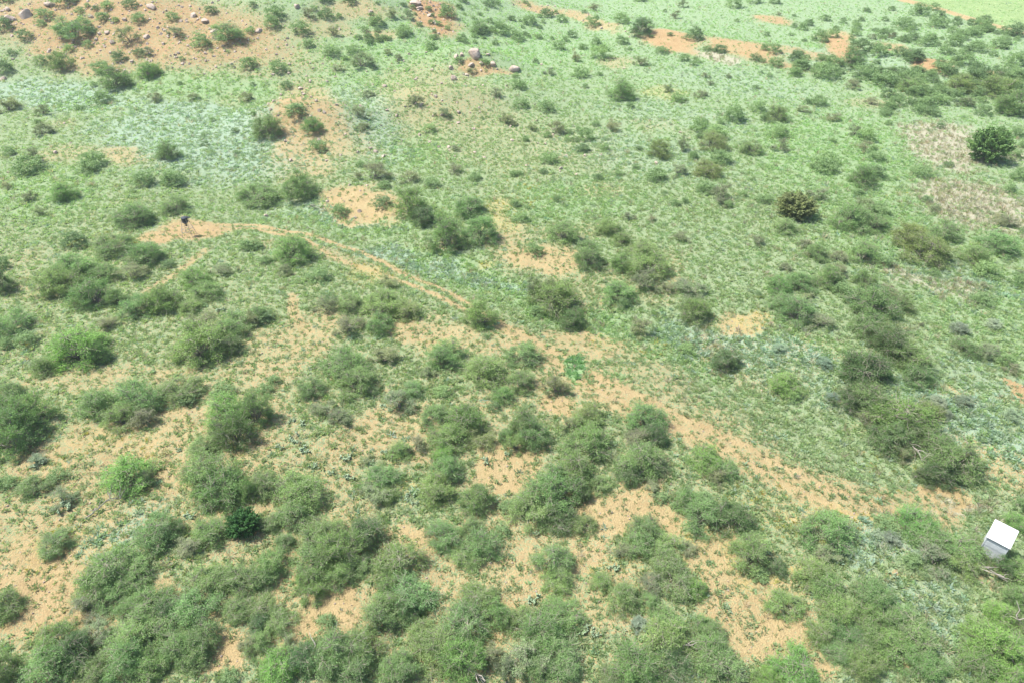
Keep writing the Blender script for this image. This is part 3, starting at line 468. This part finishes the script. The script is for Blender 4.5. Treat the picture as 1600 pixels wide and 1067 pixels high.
def scatter(name, x, y, sz, tint, protos, label, lift=-.01, tilt=.25, z=None):
    me = bpy.data.meshes.new(name); n = len(x); me.vertices.add(n)
    me.vertices.foreach_set('co', np.stack([x, y, (height(x, y) if z is None else z)+lift], -1).astype(np.float32).ravel())
    fattr(me, 'size', 'POINT', sz); cattr(me, 'tint', 'POINT', tint)
    rot = me.attributes.new('turn', 'FLOAT_VECTOR', 'POINT'); rv = np.stack([rng.normal(size=n)*tilt, rng.normal(size=n)*tilt, rng.random(n)*6.283], -1); rot.data.foreach_set('vector', rv.astype(np.float32).ravel())
    o = link(bpy.data.objects.new(name, me)); props(o, label, name.replace('_', ' '), kind='stuff')
    col = bpy.data.collections.new(name+'_sources')
    for p in protos: col.objects.link(p)
    g = bpy.data.node_groups.new(name, 'GeometryNodeTree'); g.interface.new_socket('Geometry', in_out='INPUT', socket_type='NodeSocketGeometry'); g.interface.new_socket('Geometry', in_out='OUTPUT', socket_type='NodeSocketGeometry')
    i = g.nodes.new('NodeGroupInput'); u = g.nodes.new('NodeGroupOutput'); ip = g.nodes.new('GeometryNodeInstanceOnPoints')
    ci = g.nodes.new('GeometryNodeCollectionInfo'); ci.inputs[0].default_value = col; ci.inputs['Separate Children'].default_value = True; ci.inputs['Reset Children'].default_value = True
    ip.inputs['Pick Instance'].default_value = True
    ri = g.nodes.new('FunctionNodeRandomValue'); ri.data_type = 'INT'; ri.inputs[4].default_value = 0; ri.inputs[5].default_value = len(protos)-1
    a1 = g.nodes.new('GeometryNodeInputNamedAttribute'); a1.data_type = 'FLOAT'; a1.inputs[0].default_value = 'size'
    a2 = g.nodes.new('GeometryNodeInputNamedAttribute'); a2.data_type = 'FLOAT_VECTOR'; a2.inputs[0].default_value = 'turn'
    L = g.links.new; L(i.outputs[0], ip.inputs['Points']); L(ci.outputs[0], ip.inputs['Instance']); L(ri.outputs[2], ip.inputs['Instance Index'])
    L(a1.outputs[0], ip.inputs['Scale']); L(a2.outputs[0], ip.inputs['Rotation']); L(ip.outputs[0], u.inputs[0])
    m = o.modifiers.new('scatter', 'NODES'); m.node_group = g
def jit(base, n, v=.22, h=.12):
    return np.array(base)*(1+rng.uniform(-v, v, (n, 1)))*(1+rng.uniform(-h, h, (n, 3)))
N0 = 900000
u = rng.random(N0); yy = 8+ (240-8)*u**1.0; xx = rng.uniform(-1.2, 1.2, N0)*(24+.66*yy)
dd = np.hypot(np.hypot(xx, yy), CAM_H); keep = rng.random(N0) < np.clip((52/dd)**1.6, .06, 1)*np.clip((24+.66*yy)/70, .3, 1.0)*1.0
xx, yy, dd = xx[keep], yy[keep], dd[keep]; fm = field_map(xx, yy); nz = fbm(xx/1.7, yy/1.7, 131, 3)
ok = ((fm['field'] < .2) | (rng.random(len(xx)) < .35)) & (rng.random(len(xx)) < np.where(fm['soil'] > .45, np.clip(1.1-.82*fm['soil'], .12, 1)*np.clip(nz*2.6-.35, .3, 1), 1.0))
xx, yy, dd, nz = xx[ok], yy[ok], dd[ok], nz[ok]; fm = {k: v[ok] for k, v in fm.items()}
r_ = rng.random(len(xx)); isdry = r_ < fm['dry']*.7+.03; issage = (~isdry) & (rng.random(len(xx)) < fm['sage']*.55+.02); isyel = (~isdry) & (~issage) & (rng.random(len(xx)) < fm['yel']*.3)
isg = ~(isdry | issage | isyel); far = np.clip(dd/60, 1, 2.2)
soilf = np.clip(fm['soil'], 0, 1)
wd = sm((fm['lush']-.8)/.3); szg = (1-.1*wd)*(.14+.20*rng.random(len(xx))**1.8)*(1-.12*soilf)*(1+.35*fm['lush'])*far**.2
tg = jit((.285, .37, .195), len(xx), .16, .08); lc = np.clip(fm['lush'], 0, .5)[:, None]; tg += lc*np.array([.0, .05, .0]); tg = tg*(1-wd[:, None])+np.array([.17, .32, .14])*wd[:, None]; tg *= (1-.18*soilf[:, None]); tg = tg*(1+.25*fm['far'][:, None]*np.array([.5, 1, .7]))
print('tufts', len(xx), isg.sum())
GP = [tuft_proto('grass_tuft', 1, 16, 1, .35, 1.0, .22), tuft_proto('grass_tuft', 2, 20, 1.2, .15, .85, .32), tuft_proto('grass_tuft', 3, 14, .9, .5, 1.1, .18)]
DP = [tuft_proto('dry_tuft', 11, 18, 1, .5, 1.3, .10), tuft_proto('dry_tuft', 12, 18, 1, .35, 1.2, .10)]
SP = [tuft_proto('silver_tuft', 21, 24, 1.4, .1, .8, .26), tuft_proto('silver_tuft', 22, 24, 1.2, .3, .8, .24)]
YP = [tuft_proto('flower_tuft', 31, 20, 1.4, .3, .8, .2)]
scatter('grass', xx[isg], yy[isg], szg[isg], tg[isg], GP, 'short green grass and weeds covering the range')
scatter('dry_grass', xx[isdry], yy[isdry], (szg*1.5)[isdry], jit((.36, .34, .25), isdry.sum()), DP, 'bleached dry grass in thin tufts')
scatter('silver_weeds', xx[issage], yy[issage], (szg*1.35)[issage], jit((.28, .37, .275), issage.sum(), .15, .06), SP, 'silvery grey weeds in the damp low ground')
scatter('wildflowers', xx[isyel], yy[isyel], (szg*.9)[isyel], jit((.38, .35, .11), isyel.sum()), YP, 'small yellow wildflowers in loose patches')

# ------------------------------------------------------------------ rocks
def rock_mesh(seed, name='boulder'):
    import bmesh
    bm = bmesh.new(); bmesh.ops.create_icosphere(bm, subdivisions=3, radius=.5); r = np.random.default_rng(seed)
    pl = unit(r.normal(size=(11, 3))); dd_ = r.uniform(.22, .42, 11)
    for v in bm.verts:
        p = np.array(v.co)
        for n_, k in zip(pl, dd_):
            q = p@n_
            if q > k: p = p-n_*(q-k)*.92
        s = vn(np.array(p[0]*5+seed), np.array(p[1]*5+p[2]*3), seed)-.5
        p = p*(1+.16*float(s)); v.co = p
    me = bpy.data.meshes.new(name); bm.to_mesh(me); bm.free(); me.materials.append(M_ROCK); return me
RM = [rock_mesh(i) for i in range(6)]
BOULD = [(742,80,24,21,'largest pale boulder crowning the outcrop'),(722,84,9,10,'small pinkish boulder against the largest outcrop boulder'),(713,86,13,11,'rounded pink boulder low on the outcrop shoulder'),(771,98,13,14,'split boulder below the crest of the outcrop'),(804,104,21,16,'lone pale boulder in grass beside the outcrop'),
 (708,121,13,13,'grey slab with shaded face below the outcrop'),(736,100,14,8,'flat reddish boulder in the bare face of the outcrop'),(720,95,9,7,'dull boulder under the pink outcrop boulder'),(752,97,11,7,'small boulder beside the outcrop bush'),(730,116,9,6,'low stone beneath the outcrop'),(762,84,9,6,'grey stone behind the outcrop crest'),(601,134,9,9,'pale ledge stone at the end of the low stony rise'),(705,104,11,9,'weathered boulder above the grey slab'),
 (41,20,22,17,'large tan boulder standing on the red hill'),(13,27,22,12,'broad flat boulder near the hill edge'),(95,42,13,8,'pale stone among hillside bushes'),(118,36,14,9,'cream stone above the bush cluster on the hill'),(176,66,10,9,'dark rounded stone alone on red soil'),(195,30,9,6,'pinkish stone on the orange wash'),(230,57,13,8,'pale broken stone on the hillside'),(237,8,18,10,'grey boulder in the shade of the top bush'),(156,52,7,7,'small brown stone in bare soil'),(168,50,10,7,'flat pale stone beside the brown stone'),(141,25,9,6,'white stone near the hilltop'),(464,9,13,9,'cream boulder at the head of the grassy draw'),(5,122,11,8,'pale stone below the hill in grass'),(405,46,12,9,'flat stone under a dark bush'),(650,4,24,9,'overhanging reddish ledge above the orange scar'),(672,23,12,7,'stone in the middle of the orange scar'),(681,37,9,6,'small stone at the foot of the orange scar'),(303,23,14,9,'grey boulder on the right shoulder of the hill'),(322,31,16,9,'low mauve boulder on the hill shoulder'),(336,47,14,8,'wide dark stone on lower hill shoulder'),(206,95,9,7,'stone beside the small round bush'),(78,5,15,8,'boulder at the very top of the hill'),(12,14,10,7,'purple-grey stone near the hill edge'),(655,12,14,6,'flat slab under the reddish ledge'),(579,17,10,6,'stone beneath a dark bush at the top'),(578,19,8,5,'reddish stone by a bush at the top'),(470,137,10,7,'pale stone on the stony mound crest'),(475,146,9,6,'stone below the crest of the stony mound'),(485,126,9,6,'stone on the very top of the stony mound')]
bx, by, bz = hit([b[0] for b in BOULD], [max(b[1]+b[3]*.35, 3) for b in BOULD])
for k, b in enumerate(BOULD):
    d = math.sqrt(bx[k]**2+by[k]**2+(CAM_H-bz[k])**2); o = bpy.data.objects.new('boulder', RM[k % 6]); link(o)
    W = b[2]*d/F*.85; o.scale = (W*1.05, W*.85, max(b[3]*d/F*.9, W*.5)); o.location = (bx[k], by[k], bz[k]+o.scale[2]*.06); o.rotation_euler = (rng.normal()*.15, rng.normal()*.15, rng.random()*6.28)
    props(o, b[4], 'boulder', 'sandstone boulders on the hill and outcrop')
n = 26000; sx = rng.uniform(-125, 25, n); sy = rng.uniform(70, 215, n); fm = field_map(sx, sy)
k = rng.random(n) < fm['soil']*.8*(.35+fm['red']); sx, sy = sx[k], sy[k]; nh = len(sx)
n = 26000; px_ = rng.uniform(-60, 60, n); py_ = rng.uniform(12, 75, n); k = rng.random(n) < field_map(px_, py_)['soil']**2*.5; sx = np.append(sx, px_[k]); sy = np.append(sy, py_[k]); ssz = np.append(.16+.6*rng.random(nh)**3.2, .05+.12*rng.random(k.sum())**2)
RP = []
for i in range(3):
    me = rock_mesh(50+i, 'stone'); o = bpy.data.objects.new('stone', me); RP.append(o)
scatter('gravel_stones', sx, sy, ssz, jit((1, 1, 1), len(sx)), RP, 'loose sandstone rubble and pebbles on bare soil', lift=.01, tilt=.6)

# ------------------------------------------------------------------ prickly pear
def pear_mesh(seed):
    r = np.random.default_rng(seed); V = []; I = []; o = 0
    th = np.linspace(0, 2*math.pi, 10, endpoint=False)
    def pad(c, ax, nrm, L):
        nonlocal o
        s = np.cross(ax, nrm); ring = []
        for off, sc_ in ((-.035, .8), (0, 1), (.035, .8)):
            rr = c+ax*L*.5+(np.cos(th)[:, None]*ax*L*.5+np.sin(th)[:, None]*s*L*.36)*sc_+nrm*off*L*3.2; ring.append(rr)
        V.extend([*ring, (c+ax*L*.5-nrm*.13*L)[None], (c+ax*L*.5+nrm*.13*L)[None]])
        for a in range(10):
            b = (a+1) % 10
            I.extend([[o+a, o+b, o+10+b, o+10+a], [o+10+a, o+10+b, o+20+b, o+20+a], [o+30, o+b, o+a, o+30], [o+31, o+20+a, o+20+b, o+31]])
        o += 32
    for k in range(9):
        a = r.random()*6.28; q = r.random()*.35; c = np.array([q*math.cos(a), q*math.sin(a), -.02]); ax = unit(np.array([math.cos(a)*.5, math.sin(a)*.5, 1])+r.normal(size=3)*.2); L = .24+.1*r.random()
        nrm = unit(np.cross(ax, r.normal(size=3))); pad(c, ax, nrm, L)
        for _ in range(r.integers(1, 4)):
            ax2 = unit(ax+r.normal(size=3)*.6); ax2[2] = abs(ax2[2])*.8+.1; ax2 = unit(ax2); pad(c+ax*L*.9, ax2, unit(np.cross(ax2, r.normal(size=3))), L*.85)
    V = np.concatenate(V); I4 = [f for f in I if f[0] != f[3]]; I3 = [f[:3] for f in I if f[0] == f[3]]
    me = bpy.data.meshes.new('prickly_pear'); me.from_pydata([tuple(v) for v in V], [], I4+I3); me.update(); me.materials.append(M_PEAR)
    for p in me.polygons: p.use_smooth = True
    return me
Np = NT('cactus_pads'); tcp = Np.n('ShaderNodeTexCoord').outputs['Object']
M_PEAR = Np.done(Np.bsdf(Np.mix(Np.mapr(Np.noise(5, 3, .6, tcp), .35, .65), (.15, .21, .12), (.22, .29, .16)), .5, .4).outputs[0])
PM = [pear_mesh(i) for i in range(4)]
PEAR = [(540,712,22),(575,722,20),(545,745,18),(463,684,24),(478,700,22),(440,695,18),(520,735,16),(598,633,14),(610,637,12),(762,718,20),(795,706,16),(640,775,20),(655,768,18),(648,782,14),(835,936,24),(910,980,26),(930,985,20),(895,990,16),(958,884,20),(370,658,16),(372,487,14),(345,482,16),(60,722,20),(100,790,26),(64,655,16),(470,660,16),(455,655,14),(490,725,16),(1070,855,18),(295,807,20),(280,700,12),(585,985,20),(650,875,12),(600,705,14),(1395,895,14)]
PLB = label_all([(a, b, 'blue-green') for a, b, c in PEAR], 'prickly pear clump')
qx, qy, qz = hit([a for a, b, c in PEAR], [b+3 for a, b, c in PEAR])
for k, (a, b, c) in enumerate(PEAR):
    o = link(bpy.data.objects.new('prickly_pear', PM[k % 4])); d = math.sqrt(qx[k]**2+qy[k]**2+(CAM_H-qz[k])**2); s = c*d/F*.9
    o.location = (qx[k], qy[k], qz[k]); o.scale = (s, s, s*.7); o.rotation_euler[2] = rng.random()*6.28; props(o, PLB[k], 'cactus', 'prickly pear clumps on the bare ground')

# ------------------------------------------------------------------ fallen dead branches
def dead_branch(px_, py_, L, ang, label):
    x, y, z = [float(v[0]) for v in hit(px_, py_)]; r = np.random.default_rng(int(px_)); segs = []; rads = []
    c, s = math.cos(ang), math.sin(ang); a = np.array([-c*L/2, -s*L/2, .06]); b = np.array([c*L/2, s*L/2, .35]); m = limb(a, b, r, 8, .12); segs.append(m); rads.append((.05, .02))
    for k in range(7):
        p = m[r.integers(2, 7)]; e = p+unit(np.array([c, s, .5])+r.normal(size=3)*.6)*L*r.uniform(.2, .45); e[2] = max(e[2], .05); segs.append(limb(p, e, r, 5, .05)); rads.append((.035, .01))
    V, I = tubes(segs, rads); me = mesh_np('dead_branch', V, 4, I, M_GREYWOOD, True); o = link(bpy.data.objects.new('dead_branch', me)); o.location = (x, y, z)
    props(o, label, 'dead branch', 'bleached dead branches on the ground')
for a in [(494,328,2.6,-.5,'bleached fallen limb under the bushes beside the pale square clearing'),(637,929,1.8,-.3,'pale dead limb lying across a broad mesquite beside the sand ribbon'),(738,1048,2.2,-.9,'grey dead limb at the foot of the bushes near the bottom edge'),(476,1031,2.2,.6,'forked grey dead limb in the bushes below the sand ribbon'),
          (1079,1015,1.6,0.,'short white dead limb between two bushes beside the wide sand flat'),(1530,896,2.6,-.6,'dark tangled deadfall on bare ground below the hunting blind'),(1583,980,2.6,-.4,'long dead limb at the far edge of the brush under the blind'),(1420,705,2.6,-1.2,'silvery dead limbs spilling out of the bright mesquite row'),(165,795,2.4,.7,'thin dead stick on the sand under the lone bush'),(1012,728,2.0,-.8,'grey dead limbs hanging in the mesquite beside the round clearing')]: dead_branch(*a)

# ------------------------------------------------------------------ deer feeder and hunting blind
def simple(name, col, rough=.5, metal=0, spec=.4, c2=None, scale=3):
    N = NT(name); c = col
    if c2: c = N.mix(N.mapr(N.noise(scale, 4, .65, N.n('ShaderNodeTexCoord').outputs['Object']), .35, .65), col, c2)
    return N.done(N.bsdf(c, rough, spec, Metallic=metal).outputs[0])
M_BLACK = simple('black_plastic', (.012, .014, .018), .35, 0, .5, (.025, .028, .034)); M_GALV = simple('galvanised_pipe', (.35, .35, .34), .45, .6, .5, (.22, .21, .20))
M_WHITE = simple('white_sheet_roof', (.62, .63, .63), .5, 0, .3, (.50, .51, .51), 1.2); M_GREY = simple('weathered_panel', (.36, .38, .38), .7, 0, .3, (.48, .50, .50), 2.5); M_TRIM = simple('grey_trim', (.16, .17, .17), .6, 0, .3, (.24, .25, .25))
def lathe(prof, n=20):
    V = []; I = []
    for r_, z_ in prof: V += [(r_*math.cos(2*math.pi*k/n), r_*math.sin(2*math.pi*k/n), z_) for k in range(n)]
    for j in range(len(prof)-1):
        for k in range(n): I.append((j*n+k, j*n+(k+1) % n, (j+1)*n+(k+1) % n, (j+1)*n+k))
    I.append(tuple(range(n))[::-1]); I.append(tuple((len(prof)-1)*n+k for k in range(n))); return V, I
def part(name, V, I, mat, parent, bevel=0, smooth=False):
    me = bpy.data.meshes.new(name); me.from_pydata([tuple(v) for v in V], [], [tuple(i) for i in I]); me.update(); me.materials.append(mat); o = link(bpy.data.objects.new(name, me), parent)
    if smooth:
        for p in me.polygons: p.use_smooth = True
    if bevel: b = o.modifiers.new('bevel', 'BEVEL'); b.width = bevel; b.segments = 2
    return o
def rod(a, b, r0, n=8):
    a, b = np.array(a, float), np.array(b, float); T = unit(b-a); u_ = unit(np.cross(T, [.3, .8, .1])); v_ = np.cross(T, u_); V = []
    for p in (a, b): V += [p+r0*(math.cos(2*math.pi*k/n)*u_+math.sin(2*math.pi*k/n)*v_) for k in range(n)]
    return V, [(k, (k+1) % n, n+(k+1) % n, n+k) for k in range(n)]+[tuple(range(n))[::-1], tuple(range(n, 2*n))]
def torus(R0, r0, z0, n=32, m=6):
    V = []; I = []
    for k in range(n):
        a = 2*math.pi*k/n
        for j in range(m): b = 2*math.pi*j/m; V.append(((R0+r0*math.cos(b))*math.cos(a), (R0+r0*math.cos(b))*math.sin(a), z0+r0*math.sin(b)))
    for k in range(n):
        for j in range(m): I.append((k*m+j, ((k+1) % n)*m+j, ((k+1) % n)*m+(j+1) % m, k*m+(j+1) % m))
    return V, I
def boxm(x0, x1, y0, y1, z0, z1):
    V = [(x, y, z) for z in (z0, z1) for y in (y0, y1) for x in (x0, x1)]
    return V, [(0, 2, 3, 1), (4, 5, 7, 6), (0, 1, 5, 4), (2, 6, 7, 3), (0, 4, 6, 2), (1, 3, 7, 5)]
fx, fy, fz = [float(v[0]) for v in hit(296, 368)]
fr = link(bpy.data.objects.new('deer_feeder', None)); fr.location = (fx, fy, fz); fr.rotation_euler[2] = .5
props(fr, 'black barrel deer feeder on thin metal legs over bare trampled soil', 'deer feeder')
part('barrel', *lathe([(.27, 1.52), (.30, 1.56), (.30, 1.70), (.31, 1.72), (.30, 1.74), (.30, 1.92), (.31, 1.94), (.30, 1.96), (.28, 2.06)], 28), M_BLACK, fr)
part('lid', *lathe([(.31, 2.063), (.32, 2.08), (.31, 2.11), (.12, 2.15)], 28), M_BLACK, fr)
part('funnel', *lathe([(.26, 1.517), (.07, 1.32), (.07, 1.20), (.11, 1.19), (.11, 1.13)], 20), M_BLACK, fr)
V, I = boxm(-.16, .16, -.12, .12, -.012, .012); sp_ = part('solar_panel', V, I, M_BLACK, fr, .004); sp_.location = (.40, -.10, 2.08); sp_.rotation_euler = (.35, .3, 0)
V, I = rod((.30, -.08, 1.95), (.38, -.1, 2.06), .012); part('panel_bracket', V, I, M_GALV, fr)
for k in range(4):
    a = k*math.pi/2+.3; lg = part('leg', *rod((.33*math.cos(a), .33*math.sin(a), 1.95), (.78*math.cos(a), .78*math.sin(a), -.05), .02), M_GALV, fr)
part('upper_ring', *torus(.335, .014, 1.62), M_GALV, fr)
part('cage_ring', *torus(.585, .017, .92), M_GALV, fr); part('cage_ring', *torus(.645, .017, .64), M_GALV, fr)

cx, cy, cz = [float(v[0]) for v in hit(1553, 868)]
def to_ground(u, v, zz):       # point at height zz above the ground seen at that spot
    d = rays(u, v); t = (CAM_H-(cz+zz))/-d[2]; return np.array([d[0]*t, d[1]*t])
c0, c1, c2, c3 = [to_ground(*p, 1.9) for p in ((1551, 810), (1592, 831), (1582, 857), (1543, 837))]
ctr = (c0+c1+c2+c3)/4; ux = unit(((c1-c0)+(c2-c3))/2); LX = .94*(np.linalg.norm(c1-c0)+np.linalg.norm(c2-c3))/2; LY = .94*(np.linalg.norm(c3-c0)+np.linalg.norm(c2-c1))/2
print('blind', ctr, LX, LY, cz)
bl = link(bpy.data.objects.new('hunting_blind', None)); gz = float(height(ctr[0], ctr[1])); bl.location = (ctr[0], ctr[1], gz); bl.rotation_euler[2] = math.atan2(ux[1], ux[0])
props(bl, 'small box hunting blind with white sloped roof and grey walls among bushes', 'hunting blind')
hx_, hy_ = LX/2-.07, LY/2-.09
V = [(-hx_, -hy_, .10), (hx_, -hy_, .10), (hx_, hy_, .10), (-hx_, hy_, .10), (-hx_, -hy_, 1.72), (hx_, -hy_, 1.72), (hx_, hy_, 1.94), (-hx_, hy_, 1.94)]
part('walls', V, [(0, 3, 2, 1), (4, 5, 6, 7), (0, 1, 5, 4), (1, 2, 6, 5), (2, 3, 7, 6), (3, 0, 4, 7)], M_GREY, bl, .01)
V = [(-LX/2, -LY/2, 1.725), (LX/2, -LY/2, 1.725), (LX/2, LY/2, 1.965), (-LX/2, LY/2, 1.965)]; V += [(a, b, c+.06) for a, b, c in V]
rf = part('roof', V, [(0, 3, 2, 1), (4, 5, 6, 7), (0, 1, 5, 4), (1, 2, 6, 5), (2, 3, 7, 6), (3, 0, 4, 7)], M_WHITE, bl, .012)
for k, (a, b, h) in enumerate(((-hx_, -hy_, 1.70), (hx_, -hy_, 1.70), (hx_, hy_, 1.90), (-hx_, hy_, 1.90))):
    part('corner_post', *boxm(a-.03, a+.03, b-.03, b+.03, -.05, h), M_GREY, bl, .005)
part('skid', *boxm(-hx_-.1, hx_+.1, -hy_+.1, -hy_+.2, -.06, .097), M_TRIM, bl, .01); part('skid', *boxm(-hx_-.1, hx_+.1, hy_-.2, hy_-.1, -.06, .097), M_TRIM, bl, .01)
part('eave_trim', *boxm(-hx_-.01, hx_+.01, -hy_-.022, -hy_-.003, 1.62, 1.70), M_TRIM, bl)
wd = part('window_flap', *boxm(-.55, .55, -hy_-.016, -hy_-.003, 1.10, 1.45), M_GREY, bl, .003)

for k in range(3):
    a = (k-1)*LX*.31; part('roof_seam', [(a-.02, -LY/2+.01, 1.79), (a+.02, -LY/2+.01, 1.79), (a+.02, LY/2-.01, 2.028), (a-.02, LY/2-.01, 2.028), (a-.012, -LY/2+.01, 1.808), (a+.012, -LY/2+.01, 1.808), (a+.012, LY/2-.01, 2.046), (a-.012, LY/2-.01, 2.046)], [(0, 3, 2, 1), (4, 5, 6, 7), (0, 1, 5, 4), (1, 2, 6, 5), (2, 3, 7, 6), (3, 0, 4, 7)], M_WHITE, bl)
# ------------------------------------------------------------------ summer haze
N = NT('haze'); pv = N.n('ShaderNodeVolumePrincipled'); pv.inputs['Color'].default_value = (.86, .93, 1, 1); pv.inputs['Density'].default_value = .00028; pv.inputs['Anisotropy'].default_value = .2
N.l(pv.outputs[0], N.out.inputs['Volume'])
V, I = boxm(-420, 420, -120, 620, -6, 60); hz = part('haze', V, I, N.m, None); props(hz, 'thin pale summer haze over the far slope', 'haze', kind='stuff')
